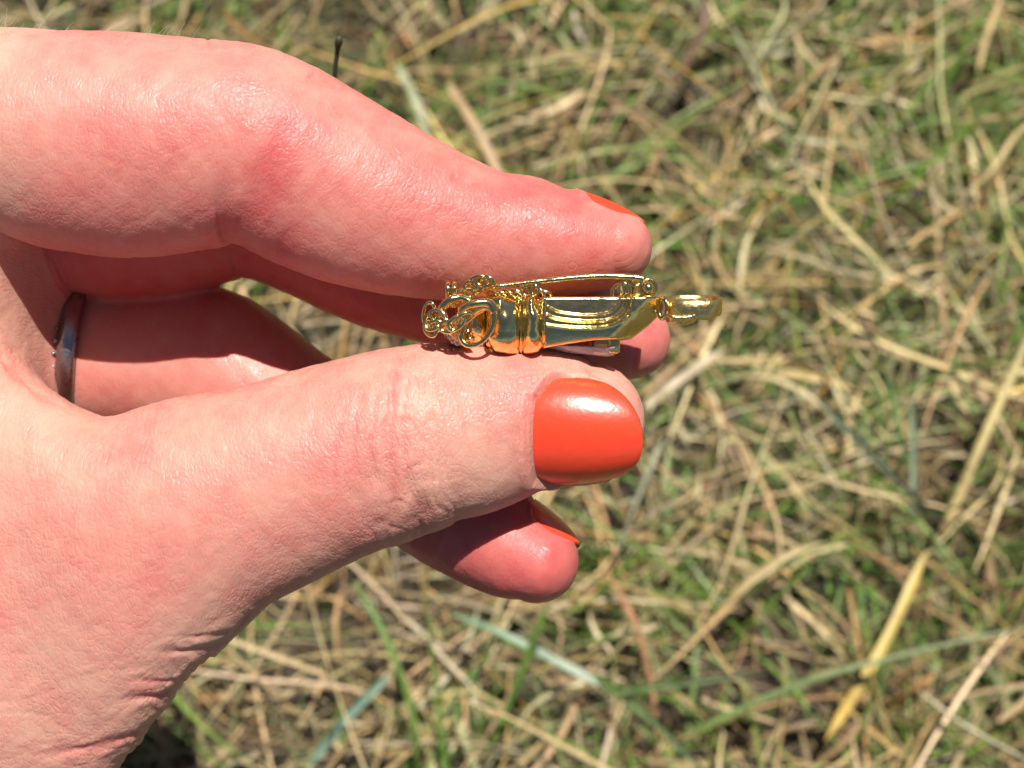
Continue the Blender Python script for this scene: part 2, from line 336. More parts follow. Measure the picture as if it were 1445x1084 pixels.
# ------------------------------------------------------------------ tubes, slabs, lathes (world metres out)
def tube_pts(pts, rad, seg=12, closed=False, flat=1.0, up=None):
    """pts in table-frame mm; returns verts (mm), faces"""
    p = np.asarray(pts, float); n = len(p); rad = np.broadcast_to(np.asarray(rad, float), (n,))
    if closed: d = np.roll(p, -1, 0) - np.roll(p, 1, 0)
    else: d = np.gradient(p, axis=0)
    d /= np.linalg.norm(d, axis=1, keepdims=True)
    ref = np.array([0.13, 0.31, 0.94]) if up is None else np.asarray(up, float)
    s = np.cross(d, ref); s /= np.linalg.norm(s, axis=1, keepdims=True); u = np.cross(s, d)
    a = np.linspace(0, 2 * np.pi, seg, endpoint=False)
    v = p[:, None] + rad[:, None, None] * (np.cos(a)[None, :, None] * s[:, None] + flat * np.sin(a)[None, :, None] * u[:, None])
    i = np.arange(n * seg).reshape(n, seg); f = []
    rows = range(n) if closed else range(n - 1)
    for r in rows:
        q = (r + 1) % n
        for c in range(seg): f.append([int(i[r, c]), int(i[r, (c + 1) % seg]), int(i[q, (c + 1) % seg]), int(i[q, c])])
    V = v.reshape(-1, 3)
    if not closed:
        f.append([int(x) for x in i[0][::-1]]); f.append([int(x) for x in i[-1]])
    return V, f
def add(name, vf, mat, parent, **k):
    return put(name, W(vf[0]), vf[1], mat, parent, **k)
def merge(*vfs):
    V = []; F = []; n = 0
    for v, f in vfs:
        V.append(v); F += [[a + n for a in q] for q in f]; n += len(v)
    return np.vstack(V), F
def slab(xs, top, bot, zf, zb, nv=24, edge=0.5):
    """solid whose front is a height field between a top and a bottom outline; xs,top,bot in photo px at depth ~8"""
    xs = np.asarray(xs, float); nx = len(xs); v = np.linspace(0, 1, nv)
    X = np.repeat(xs[:, None], nv, 1); Y = top[:, None] * (1 - v) + bot[:, None] * v
    kk = 0.1 * (200 - 8) / 200; xm = (X - 722.5) * kk; ym = (542 - Y) * kk
    zz = zf(X, Y, np.repeat(v[None], nx, 0))
    dv = np.minimum(v, 1 - v)[None] * (bot - top)[:, None] * kk
    du = np.minimum(xs - xs[0], xs[-1] - xs)[:, None] * kk
    e = np.minimum(np.minimum(dv, edge), np.minimum(du, edge)) / edge
    zz = zz - edge * (1 - np.sqrt(np.clip(1 - (1 - e) ** 2, 0, 1)))
    A = np.stack([xm, ym, zz], -1); B = A.copy(); B[..., 2] = zb
    N = nx * nv; V = np.vstack([A.reshape(-1, 3), B.reshape(-1, 3)]); i = np.arange(N).reshape(nx, nv); f = []
    for a in range(nx - 1):
        for b in range(nv - 1):
            q = [i[a, b], i[a, b + 1], i[a + 1, b + 1], i[a + 1, b]]
            f.append([int(t) for t in q]); f.append([int(t) + N for t in q[::-1]])
    loop = list(i[:, 0]) + list(i[-1, 1:]) + list(i[::-1, -1][1:]) + list(i[0, ::-1][1:-1])
    for a in range(len(loop)):
        b = (a + 1) % len(loop); f.append([int(loop[a]), int(loop[b]), int(loop[b]) + N, int(loop[a]) + N])
    return V, f
def loop_link(c, a, b, wire, n1, n2, seg=10, n=28):
    """oval chain link: centre, half axes along unit vectors n1, n2"""
    t = np.linspace(0, 2 * np.pi, n, endpoint=False); n1 = np.array(n1, float) / np.linalg.norm(n1); n2 = np.array(n2, float)
    n2 -= n1 * n1.dot(n2); n2 /= np.linalg.norm(n2)
    p = np.array(c) + a * np.cos(t)[:, None] * n1 + b * np.sin(t)[:, None] * n2
    return tube_pts(p, wire, seg, True, up=np.cross(n1, n2))
def ball(c, r, n=12, sc=(1, 1, 1)):
    V = []; F = []
    for i in range(n + 1):
        th = math.pi * i / n
        for j in range(2 * n):
            ph = math.pi * j / n
            V.append([c[0] + r * sc[0] * math.sin(th) * math.cos(ph), c[1] + r * sc[1] * math.cos(th), c[2] + r * sc[2] * math.sin(th) * math.sin(ph)])
    for i in range(n):
        for j in range(2 * n):
            a = i * 2 * n + j; b = i * 2 * n + (j + 1) % (2 * n); F.append([a, b, b + 2 * n, a + 2 * n])
    return np.array(V), F
def pdist(X, Y, poly):
    """px distance of grid points to a polyline"""
    d = np.full(X.shape, 1e9)
    poly = np.asarray(poly, float)
    for a, b in zip(poly[:-1], poly[1:]):
        ab = b - a; t = np.clip(((X - a[0]) * ab[0] + (Y - a[1]) * ab[1]) / (ab @ ab), 0, 1)
        d = np.minimum(d, np.hypot(X - a[0] - t * ab[0], Y - a[1] - t * ab[1]))
    return d

# ------------------------------------------------------------------ the brooch
Z0 = 8.0
BP = lambda x, y, z=Z0: P(x, y, z)
brooch = empty('brooch', W(BP(800, 460))); tag(brooch, 'small gold brooch held edge on between index finger and thumb', 'brooch')
def build_brooch():
    # draped block
    xs = np.linspace(767, 932, 170)
    top = np.interp(xs, [767, 775, 925, 932], [419.5, 419, 418.5, 420])
    bot = np.interp(xs, [767, 800, 840, 870, 893, 915, 932], [492, 486, 480.5, 479.5, 477.5, 461, 444])
    ridges = [spline([(772, 434), (790, 442), (825, 446), (856, 443), (872, 431), (876, 420)], 24),
              spline([(768, 444), (788, 451), (828, 454.5), (862, 451), (880, 437), (884, 420)], 24)]
    rim = spline([(768, 459), (800, 463), (845, 463), (872, 456), (889, 440), (892, 419)], 30)
    def zf(X, Y, V):
        z = 9.7 - 1.5 * np.clip((Y - 452) / 42, 0, 1.2) ** 1.7 + .05 * np.sin(X * .06)
        inside = (Y < np.interp(X, rim[:22, 0], rim[:22, 1])) & (X < 889)
        dr = pdist(X, Y, rim)
        z = z - np.where(inside, 0.62 * np.clip(dr / 3, 0, 1), 0) + 0.12 * np.exp(-(dr / 2.2) ** 2)
        for r in ridges:
            z += 0.30 * np.exp(-(pdist(X, Y, r) / 1.5) ** 2)
        # bevelled end facet
        fac = np.clip(((X - 893) * 0.72 + (Y - 478) * 0.69 + 27) / 27, 0, 1.5)
        z = z - 2.1 * fac ** 1.2 * np.clip((X - 850) / 40, 0, 1)
        return z
    add('draped_body', slab(xs, top, bot, zf, 0.5, 130, 0.45), GOLD, brooch)
    # two rounded cuff bands
    for x0, x1, bot_pts, sw in ((686, 734.5, [(686, 487), (700, 499), (720, 503), (734.5, 503)], 1.0), (736.5, 768, [(736.5, 503), (750, 501), (760, 497), (768, 491)], 1.3)):
        xs = np.linspace(x0, x1, 44); top = np.interp(xs, [x0, x0 + 4, x1 - 4, x1], [420.5, 419, 419, 420.5])
        b = np.array(bot_pts); bot = np.interp(xs, b[:, 0], b[:, 1])
        def zc(X, Y, V, x0=x0, x1=x1, sw=sw):
            u = (X - x0) / (x1 - x0); v = (Y - 419) / 84
            z = 9.0 + 1.0 * sw * np.sin(np.pi * u) ** 1.1 + .03 * np.sin(X * .33 + Y * .12) + .04 * np.sin(Y * .2 - X * .1)
            z -= 1.4 * np.clip((452 - Y) / 32, 0, 1) ** 1.5 * np.clip((u - .42) / .25, 0, 1)
            z -= 3.2 * np.clip((v - .62) / .38, 0, 1) ** 2.0
            z += 0.5 * np.sin(np.clip(v / .62, 0, 1) * np.pi)
            return z
        add('cuff_band', slab(xs, top, bot, zc, -1.0, 44, 0.7), GOLD, brooch)
    # groove collar between cuff and drapery
    t = np.linspace(0, 1, 26); pts = [BP(768.5 - 2 * math.sin(q * 3.14), 420 + 70 * q, 10.0 - 3.6 * max(0, q - .6) ** 2 * 6) for q in t]
    add('collar_bead', tube_pts(pts, 0.28 + 0.05 * np.sin(t * 60), 10), GOLD, brooch)
    pts = [BP(735.5, 421 + 80 * q, 8.9 - 3.2 * max(0, q - .6) ** 2 * 6) for q in t]
    add('collar_bead', tube_pts(pts, 0.22, 8), GOLD, brooch)
    # shell under the cuff, swelling towards the thumb
    xs = np.linspace(640, 690, 40); top = np.interp(xs, [640, 650, 690], [430, 422, 420])
    bot = np.interp(xs, [640, 655, 675, 690], [470, 484, 492, 497])
    add('end_cap', slab(xs, top, bot, lambda X, Y, V: 6.0 + 1.6 * np.sin(np.pi * np.clip((X - 630) / 70, 0, 1)) - 3 * np.clip((V - .5) / .5, 0, 1) ** 2, -4.0, 26, 1.2), GOLD, brooch)
    # large leaning oval loop with hollow
    c = BP(674, 460, 10.2)
    n1 = np.array([0.55, 0.83, 0.12]); n2 = np.array([0.83, -0.50, 0.35])
    t = np.linspace(0, 2 * np.pi, 56, endpoint=False)
    n1 /= np.linalg.norm(n1); n2 -= n1 * n1.dot(n2); n2 /= np.linalg.norm(n2)
    p = c + 2.95 * np.cos(t)[:, None] * n1 + 2.0 * np.sin(t)[:, None] * n2
    rr = 0.52 + 0.22 * np.cos(t - 5.2)
    add('oval_loop', tube_pts(p, rr, 16, True), GOLD, brooch)
    pts = spline([c + n1 * 2.4 - n2 * .6 - [0, 0, .6], c + n1 * .8 - n2 * 1.4 - [0, 0, 1.2], c - n1 * 1.2 - n2 * .9 - [0, 0, 1.4], c - n1 * 2.2 + n2 * .3 - [0, 0, 1.0]], 24)
    add('inner_curl', tube_pts(pts, np.linspace(.35, .6, 24), 12), GOLD, brooch)
    # curl behind the loop and shoulder scroll
    pts = spline([BP(640, 470, 9), BP(628, 455, 9), BP(624, 436, 9.5), BP(634, 424, 10), BP(650, 420, 10), BP(664, 426, 10.3), BP(672, 432, 10)], 36)
    add('scroll', tube_pts(pts, np.linspace(.75, .42, 36), 14), GOLD, brooch)
    pts = spline([BP(646, 446, 10.6), BP(655, 434, 11.2), BP(672, 428, 11.3), BP(690, 428, 11), BP(698, 440, 10.8)], 30)
    add('scroll', tube_pts(pts, np.linspace(.35, .75, 30), 14), GOLD, brooch)
    # tiny stones at the left foot
    set_ = slab(np.linspace(624, 650, 16), np.full(16, 462.), np.interp(np.linspace(624, 650, 16), [624, 634, 650], [470, 486, 490]), lambda X, Y, V: 8.4 - 1.5 * V, 3.0, 14, 0.7)
    setting = add('stone_setting', set_, GOLDR, brooch)
    for (x, y) in [(630, 468), (634, 476), (639, 482), (641, 471), (645, 485), (646, 477), (637, 469), (650, 484)]:
        add('crystal', ball(BP(x, y, 9.0 - (y - 462) / 28), .33, 5), GEM, setting)
    # chain links, left cluster
    L = [((606, 445, 9), 1.9, 1.0, (.1, 1, .3), (1, 0, .5)), ((611, 452, 10), 1.1, 1.5, (1, -.5, .3), (.3, 1, 0)), ((607, 464, 9.6), 1.2, .8, (.6, -1, .2), (1, .6, .4)),
         ((619, 447, 10.2), 1.3, .85, (1, -.6, .2), (.4, 1, .3)), ((624, 456, 10.8), 1.2, .85, (.5, -1, .2), (1, .5, .6)), ((616, 460, 10), 1.2, .8, (1, .2, .3), (0, 1, .7)),
         ((633, 461, 11.2), 1.3, .8, (1, .1, .3), (.1, 1, .2)), ((644, 456, 12.3), 1.35, .8, (1, .75, .1), (-.6, 1, .5)), ((655, 449, 12.2), 1.3, .75, (1, .5, 0), (-.4, 1, .9)),
         ((664, 408, 8.8), 1.2, .85, (.1, 1, .3), (1, .1, 0)), ((675, 403, 8.6), 1.3, .8, (.8, 1, .3), (1, -.4, .5)), ((676, 397, 9.2), 1.3, .8, (1, .15, .2), (0, 1, .5)),
         ((684, 397, 9.4), 1.3, .75, (1, -.1, .3), (.1, 1, .3)), ((690, 398.5, 9.0), 1.0, .6, (1, -.15, .3), (.1, 1, 1.3)), ((670, 400, 8.4), 1.0, .6, (.6, -1, .2), (1, .6, 0)),
         ((697, 415, 7.2), 1.2, .6, (1, -.3, .2), (.1, .5, 1)), ((707, 416, 7.3), 1.2, .6, (1, -.4, .1), (.1, .6, 1)), ((718, 416, 7.3), 1.25, .65, (1, -.5, .2), (.2, .6, 1)),
         ((727, 416, 7.4), 1.2, .7, (1, -.2, .2), (0, .9, .6)), ((741, 413, 7.8), 1.35, .85, (.6, 1, .2), (1, -.2, .4)), ((748, 410, 8.0), 1.3, .8, (1, .1, .2), (.1, 1, .3)),
         ((757, 414, 7.8), 1.25, .75, (1, -.6, .2), (.4, 1, .4)), ((766, 417, 7.6), 1.2, .7, (1, -.1, .2), (0, 1, .6)),
         ((873, 412, 8.0), 1.25, .85, (.7, 1, .2), (1, -.5, .2)), ((881, 411, 8.2), 1.3, .8, (-.3, 1, .2), (1, .3, .5)), ((889, 407, 8.0), 1.2, .75, (-.6, 1, .1), (1, .4, .3))]
    for (c, a, b, n1, n2) in L: add('chain_link', loop_link(BP(*c), a * .93, b * .95, .27, n1, n2), GOLD, brooch)
    # catch that holds the pin tip
    c = BP(637, 409, 8.5)
    for dx in (-.45, .42):
        add('catch_prong', tube_pts(spline([c + [dx, -1.5, 0], c + [dx, -.2, .9], c + [dx, .7, .5], c + [dx * .9, .75, -.5], c + [dx, -.2, -.9]], 18), .38, 10), GOLD, brooch)
    add('catch_foot', ball(c + [0, -1.7, 0], 1.0, 10, (1.1, .8, 1)), GOLD, brooch)
    # pin bar
    pts = spline([BP(628, 413.5, 8.5), BP(660, 408.5, 8.5), BP(720, 402, 8.5), BP(790, 394, 8.5), BP(845, 389.8, 8.5), BP(885, 391, 8.5), BP(910, 394, 8.5)], 60)
    r = np.interp(np.linspace(0, 1, 60), [0, .12, .5, .85, .95, 1], [.10, .27, .40, .47, .5, .5])
    add('pin', tube_pts(pts, r, 14), GOLD, brooch)
    # hinge
    hinge = add('hinge', merge(slab(np.linspace(893, 922, 18), np.interp(np.linspace(893, 922, 18), [893, 905, 922], [402, 395, 399]), np.full(18, 420.), lambda X, Y, V: 8.6 - .3 * V, 5.8, 12, .5)), GOLDR, brooch)
    add('rivet', ball(BP(915, 406.5, 9.3), .78, 14, (1, 1, .8)), GOLD, hinge)
    add('rivet_ring', loop_link(BP(915, 406.5, 8.9), 1.1, 1.15, .24, (1, 0, 0), (0, 1, 0)), GOLD, hinge)
    # front plate stepping down on to the thumb
    xs = np.linspace(838, 876, 24)
    add('foot_plate', slab(xs, np.full(24, 477.), np.interp(xs, [838, 872, 876], [496, 499, 497]), lambda X, Y, V: 7.4 - .8 * (X < 860) - .4 * V, -3, 14, .3), GOLDR, brooch)
    xs = np.linspace(772, 869, 50)
    add('glass_plate', slab(xs, np.interp(xs, [772, 869], [486, 489]), np.interp(xs, [772, 800, 860, 869], [491, 497, 503, 501]), lambda X, Y, V: 7.6 - 1.6 * V, -2, 12, .4), GEM, brooch)
    add('ball_foot', ball(BP(693, 502, 5.5), 1.1, 10), GOLD, brooch)
    # jump ring and hanging loop at the right end
    add('jump_ring', loop_link(BP(935.5, 435, 8), 1.35, .75, .34, (0.05, 1, .1), (1, 0, 1.2)), GOLD, brooch)
    cx, cy, cz = BP(978, 420, 6.5); V = []; F = []; n = 72; prof = 7
    ax = R(9.5)
    for j in range(n):
        a = 2 * np.pi * j / n; ca, sa = np.cos(a), np.sin(a)
        ex = 3.95 * np.sign(ca) * abs(ca) ** .8; ez = 3.9 * np.sign(sa) * abs(sa) ** .9
        hgt = 2.75 + .45 * np.clip(-ca, -1, 1) + .1 * np.sin(7 * a); th = .55
        for (q, h) in ((1, -.04), (1, -.35 * hgt), (1, -.85 * hgt), (.93, -hgt), (1 - th / 3.9, -hgt + .06), (1 - th / 3.9, -.3 * hgt), (1 - th / 3.9, -.04), (1 - th / 7.8, 0)):
            x, y, z = ex * q, h, ez * q
            V.append([cx + x, cy + y * np.cos(ax) + .0 - z * np.sin(ax), cz + z * np.cos(ax) + y * np.sin(ax)])
    m = 8
    for j in range(n):
        for k in range(m): F.append([j * m + k, j * m + (k + 1) % m, ((j + 1) % n) * m + (k + 1) % m, ((j + 1) % n) * m + k])
    add('hanging_loop', (np.array(V), F), GOLDR, brooch)
    t = np.linspace(0, 1, 30)
    for k in range(3):
        pts = [BP(941 + 46 * q, 446 + 3.5 * k * math.sin(q * 3) + 4 * math.sin(q * 3.1) - 2 * q, 9.8 - .7 * k) for q in t]
        add('loop_ornament', tube_pts(pts, (.34 + .05 * np.sin(t * 40 + k)) * np.clip(np.minimum(t, 1 - t) * 8, .25, 1), 8), GOLD, brooch)
build_brooch()

# ------------------------------------------------------------------ the hand (one continuous skin surface from blended tapering limbs)
class Chain:
    def __init__(s, st, sub=8):
        """stations: upper outline point, lower outline point, depth of centre, depth radius (mm)"""
        rows = []
        for (tx, ty), (bx, by), z, rz in st:
            a = P(tx, ty, z); b = P(bx, by, z); c = (a + b) / 2
            rows.append([c[0], c[1], z, np.hypot(*(a - b)[:2]) / 2, rz])
        s.q = spline(rows, (len(rows) - 1) * sub + 1)
        s.L = np.concatenate([[0], np.cumsum(np.hypot(*np.diff(s.q[:, :2], axis=0).T))])
    def near(s, x, y):
        best = np.full(x.shape, 1e9, np.float32); T = np.zeros(x.shape, np.float32)
        for i in range(len(s.q) - 1):
            a = s.q[i, :2]; ab = s.q[i + 1, :2] - a
            t = np.clip(((x - a[0]) * ab[0] + (y - a[1]) * ab[1]) / (ab @ ab), 0, 1)
            d = (x - a[0] - t * ab[0]) ** 2 + (y - a[1] - t * ab[1]) ** 2
            m = d < best; best = np.where(m, d, best); T = np.where(m, i + t, T)
        i = np.minimum(T.astype(int), len(s.q) - 2); u = (T - i)[..., None]
        return np.sqrt(best), s.q[i] * (1 - u) + s.q[i + 1] * u, s.L[i] * (1 - u[..., 0]) + s.L[i + 1] * u[..., 0], s.q[i + 1, :2] - s.q[i, :2]
    def field(s, x, y, z, pre=None):
        d, q, L, _ = s.near(x, y) if pre is None else pre
        if z.ndim > d.ndim: d = d[..., None]; q = q[:, :, None, :]
        rx, rz = q[..., 3], q[..., 4]; dz = z - q[..., 2]
        k0 = np.sqrt((d / rx) ** 2 + (dz / rz) ** 2); k1 = np.sqrt((d / rx ** 2) ** 2 + (dz / rz ** 2) ** 2) + 1e-6
        return np.maximum(k0 * (k0 - 1) / k1, -np.minimum(rx, rz))
CH = dict(
 thumb=Chain([((-60,480),(170,1130),-6,14),((40,545),(225,1030),-2,13.5),((130,584),(288,938),0,13),((230,566),(362,868),1.5,12),((330,546),(440,822),2.2,11.5),((430,519),(515,786),2.5,11.4),
   ((540,492),(585,759),3,11),((600,484),(635,738),3,10.6),((660,483),(672,727),2.6,10),((740,484),(742,697),2,8.8),((790,490),(790,689),1.6,8.2),((828,510),(826,676),1.2,6.6)]),
 index=Chain([((-160,60),(-110,330),-8,15),((-60,45),(-40,330),-3,14),((20,42),(20,330),-1,13.6),((90,44),(90,352),0,13.5),((180,48),(180,364),.5,13.2),((275,56),(270,354),1,12.6),((345,62),(325,345),1,12.3),((400,85),(377,356),1,12.1),((455,113),(422,380),.5,11.7),
   ((530,154),(490,406),0,11),((620,203),(585,422),-1,10.3),((690,239),(680,428),-1.6,9.6),((745,250),(742,426),-2,9.2),((800,272),(800,420),-2,8.6),((850,288),(848,410),-2.2,7.4),((866,294),(864,404),-2.3,7)]),
 middle=Chain([((-140,170),(-90,420),-26,12),((-30,170),(-20,415),-22,12),((60,170),(60,408),-20.5,11.8),((150,172),(150,421),-20,11.5),((230,180),(230,418),-20,11),((330,190),(325,396),-20,10.6),((385,205),(362,397),-20,10.4),
   ((455,240),(425,420),-20,10.2),((530,275),(500,456),-19,9.8),((620,305),(590,482),-18,9.4),((720,335),(705,512),-17,9.2),((810,375),(800,534),-15,8.6),((872,418),(868,536),-14.8,7.6),((892,424),(888,535),-14.8,7)]),
 ring=Chain([((-120,390),(-90,620),-30,11),((0,395),(0,625),-28,10.8),((100,400),(100,612),-26.5,10.6),((200,404),(200,612),-25.5,10.5),((290,402),(262,622),-25,10.4),((352,426),(290,640),-25,10.2),
   ((430,482),(352,668),-23.5,9.8),((520,543),(440,708),-20.5,9.4),((610,606),(530,752),-17.5,9.0),((690,664),(618,806),-11.5,8.8),((752,709),(690,838),-8.5,8.2),((786,738),(728,843),-7,7.2)]),
 pinky=Chain([((-140,600),(-110,800),-48,10),((0,600),(0,780),-46,9.6),((110,600),(110,770),-44,9.2),((190,610),(170,770),-42,9),((260,645),(220,780),-39,8.8),((350,665),(330,790),-35,8.2),((430,675),(420,780),-32,7.4)]),
 palm=Chain([((-200,110),(66,300),-26,33),((-190,240),(98,400),-26,35),((-260,420),(104,520),-26,36),((-330,620),(92,660),-28,36),((-420,860),(60,900),-30,34),((-480,1050),(0,1150),-30,31),((-560,1300),(-120,1380),-30,28),((-660,1600),(-240,1700),-30,27)]),
)
def smin(a, b, k):
    h = np.clip(0.5 + 0.5 * (b - a) / k, 0, 1)
    return b * (1 - h) + a * h - k * h * (1 - h)
def combine(f):
    h = smin(f['palm'], f['thumb'], 5.0)
    g = smin(f['index'], f['middle'], 1.2); g = smin(g, f['ring'], 1.2); g = smin(g, f['pinky'], 1.2)
    return smin(h, g, 2.6)
def surface_nets(F, org, h):
    nx, ny, nz = F.shape; ins = F < 0
    cnt = np.zeros((nx - 1, ny - 1, nz - 1), np.int8)
    for a in (0, 1):
        for b in (0, 1):
            for c in (0, 1): cnt += ins[a:nx - 1 + a, b:ny - 1 + b, c:nz - 1 + c]
    act = (cnt > 0) & (cnt < 8); I = np.argwhere(act); idm = np.full(act.shape, -1, np.int64); idm[act] = np.arange(len(I))
    acc = np.zeros((len(I), 3)); n = np.zeros(len(I))
    cor = [(a, b, c) for a in (0, 1) for b in (0, 1) for c in (0, 1)]
    for p in cor:
        for ax in range(3):
            if p[ax]: continue
            q = list(p); q[ax] = 1
            f0 = F[I[:, 0] + p[0], I[:, 1] + p[1], I[:, 2] + p[2]]; f1 = F[I[:, 0] + q[0], I[:, 1] + q[1], I[:, 2] + q[2]]
            m = (f0 < 0) != (f1 < 0); t = np.where(m, f0 / np.where(m, f0 - f1, 1), 0)
            for k in range(3): acc[:, k] += np.where(m, p[k] + (t if k == ax else 0), 0)
            n += m
    V = (I + acc / n[:, None]) * h + org
    Q = []
    for ax in range(3):
        sl0 = [slice(1, -1)] * 3; sl1 = [slice(1, -1)] * 3
        sl0[ax] = slice(0, -1); sl1[ax] = slice(1, None)
        a = ins[tuple(sl0)]; b = ins[tuple(sl1)]; E = np.argwhere(a != b)
        off = np.array([1, 1, 1]); off[ax] = 0; E = E + off
        u, v = [(1, 2), (2, 0), (0, 1)][ax]
        def cid(du, dv):
            e = E.copy(); e[:, u] -= du; e[:, v] -= dv; return idm[e[:, 0], e[:, 1], e[:, 2]]
        q = np.stack([cid(1, 1), cid(0, 1), cid(0, 0), cid(1, 0)], -1)
        fl = ins[E[:, 0], E[:, 1], E[:, 2]]
        q[~fl] = q[~fl][:, ::-1]; Q.append(q)
    return V, np.vstack(Q)

def nail_frame(c, a, n, R0, L, th, RL, sag=0.0, wide=1.0):
    a = np.array(a, float); a /= np.linalg.norm(a); n = np.array(n, float); n -= a * a.dot(n); n /= np.linalg.norm(n)
    return dict(c=np.array(c, float), a=a, n=n, b=np.cross(n, a), R=R0, L=L, th=th, RL=RL, wide=wide)
def nail_R(N, u): return N['R'] - (np.clip(u, 0, 1.3) ** 2.2) * N['RL'] * N['L'] * 0.1
def nail_half(N, u):   # half width (fraction of th) along the plate
    uu = np.clip(u, 0, 1)
    tip = (1 - np.clip((uu - 0.46) / 0.54, 0, 1) ** 2.6) ** 0.47
    root = (1 - np.clip((0.22 - uu) / 0.22, 0, 1) ** 2 * 0.42)
    return tip * root * (0.93 + 0.07 * np.sin(uu * np.pi))
NAILS = {
 'thumb': nail_frame(P(768, 594, .9), (1, -0.05, .22), (0.0, -0.32, 0.94), 8.9, 14.7, R(66), 2.0),
 'index': nail_frame(P(800, 343, -2.4), (1, -0.30, -.02), (0.25, 0.88, -0.36), 7.6, 10.2, R(60), 1.6),
 'ring': nail_frame(P(714, 764, -8.8), (1, -0.68, .12), (0.46, 0.72, -0.22), 7.5, 9.3, R(60), 1.5),
}
def build_nail(N, label):
    nu, nv = 40, 34; V = []
    for i in range(nu + 1):
        u = i / nu; u = 1 - (1 - u) ** 1.5
        hw = max(nail_half(N, u), 0.001)
        for j in range(nv + 1):
            v = -1 + 2 * j / nv; t = v * N['th'] * hw; r = float(nail_R(N, u)) + .12 - .12 * abs(v) ** 6
            V.append(N['c'] + N['a'] * N['L'] * u + r * (math.sin(t) * N['b'] + math.cos(t) * N['n']))
    V = np.array(V); m = nv + 1; n = len(V)
    inn = V - 0.45 * np.repeat([N['n']], n, 0); F = []
    for i in range(nu):
        for j in range(nv):
            q = [i * m + j, (i + 1) * m + j, (i + 1) * m + j + 1, i * m + j + 1]
            F.append(q); F.append([x + n for x in q[::-1]])
    lp = [i * m for i in range(nu + 1)] + [nu * m + j for j in range(1, m)] + [i * m + nv for i in range(nu - 1, -1, -1)] + [j for j in range(nv - 1, 0, -1)]
    for k in range(len(lp)):
        a, b = lp[k], lp[(k + 1) % len(lp)]; F.append([b, a, a + n, b + n])
    o = add('fingernail', (np.vstack([V, inn]), F), NAIL, hand); tag(o, label)
    return o

CREASE = [  # photo polyline, width mm, depth mm, min depth z considered
 ([(396,182),(386,215),(375,255),(366,300),(360,345)], 3.4, .20, -8), ([(318,318),(314,330),(306,345)], 2.4, .15, -8), ([(405,330),(394,352),(388,368)], 2.6, .22, -8),
 ([(292,52),(298,66)], .7, .35, -12), ([(441,104),(434,112)], .6, .35, -12),
 ([(745,560),(741,610),(746,660),(752,682)], .5, .25, -2), 
 ([(508,560),(500,640),(512,700)], .7, .22, 0), ([(530,560),(524,630),(535,700)], .6, .22, 0), ([(556,530),(548,600),(556,680),(556,775)], 1.2, .34, -6), ([(600,720),(596,738),(592,760)], 2.0, .6, -9), ([(575,540),(568,610),(580,700)], .5, .26, 0),
 ([(590,530),(610,590),(630,630)], .6, .28, 0), ([(612,540),(628,580),(642,620)], .5, .22, 0), ([(645,560),(655,600),(665,650)], .5, .18, 0), ([(540,570),(545,640),(540,700)], .5, .2, 0),
 ([(685,560),(690,610),(688,660)], .5, .14, 0), ([(480,600),(472,660),(480,720)], .6, .16, 0),
 ([(352,868),(315,906),(260,920),(200,918)], .9, .55, -14), ([(295,928),(245,975),(200,985),(150,990)], .9, .6, -14), ([(240,1010),(170,1045),(100,1060),(20,1068)], 1.0, .5, -14),
 ([(330,890),(290,898),(250,900)], .6, .3, -10), ([(255,960),(215,962),(180,955)], .6, .3, -10), ([(215,1055),(150,1080)], .7, .4, -10),
 ([(0,505),(30,535),(62,560),(110,580)], 1.1, .5, -20),
 ([(140,220),(230,250)], .6, .08, 0),
 ([(640,250),(660,262),(690,256)], .8, .2, -12),
]
def vnoise(p, seed=0):
    i = np.floor(p).astype(np.int64); f = p - i; f = f * f * (3 - 2 * f); out = 0
    tab = np.random.default_rng(100 + seed).random(4096)
    for a in (0, 1):
        for b in (0, 1):
            for c in (0, 1):
                hsh = ((i[:, 0] + a) * 73 + (i[:, 1] + b) * 1291 + (i[:, 2] + c) * 3571 + (i[:, 0] + a) * (i[:, 1] + b) * 17) & 4095
                w = (f[:, 0] if a else 1 - f[:, 0]) * (f[:, 1] if b else 1 - f[:, 1]) * (f[:, 2] if c else 1 - f[:, 2])
                out = out + w * tab[hsh]
    return out * 2 - 1
def ridge(p, seed=0): return 1 - np.abs(vnoise(p, seed)) * 2
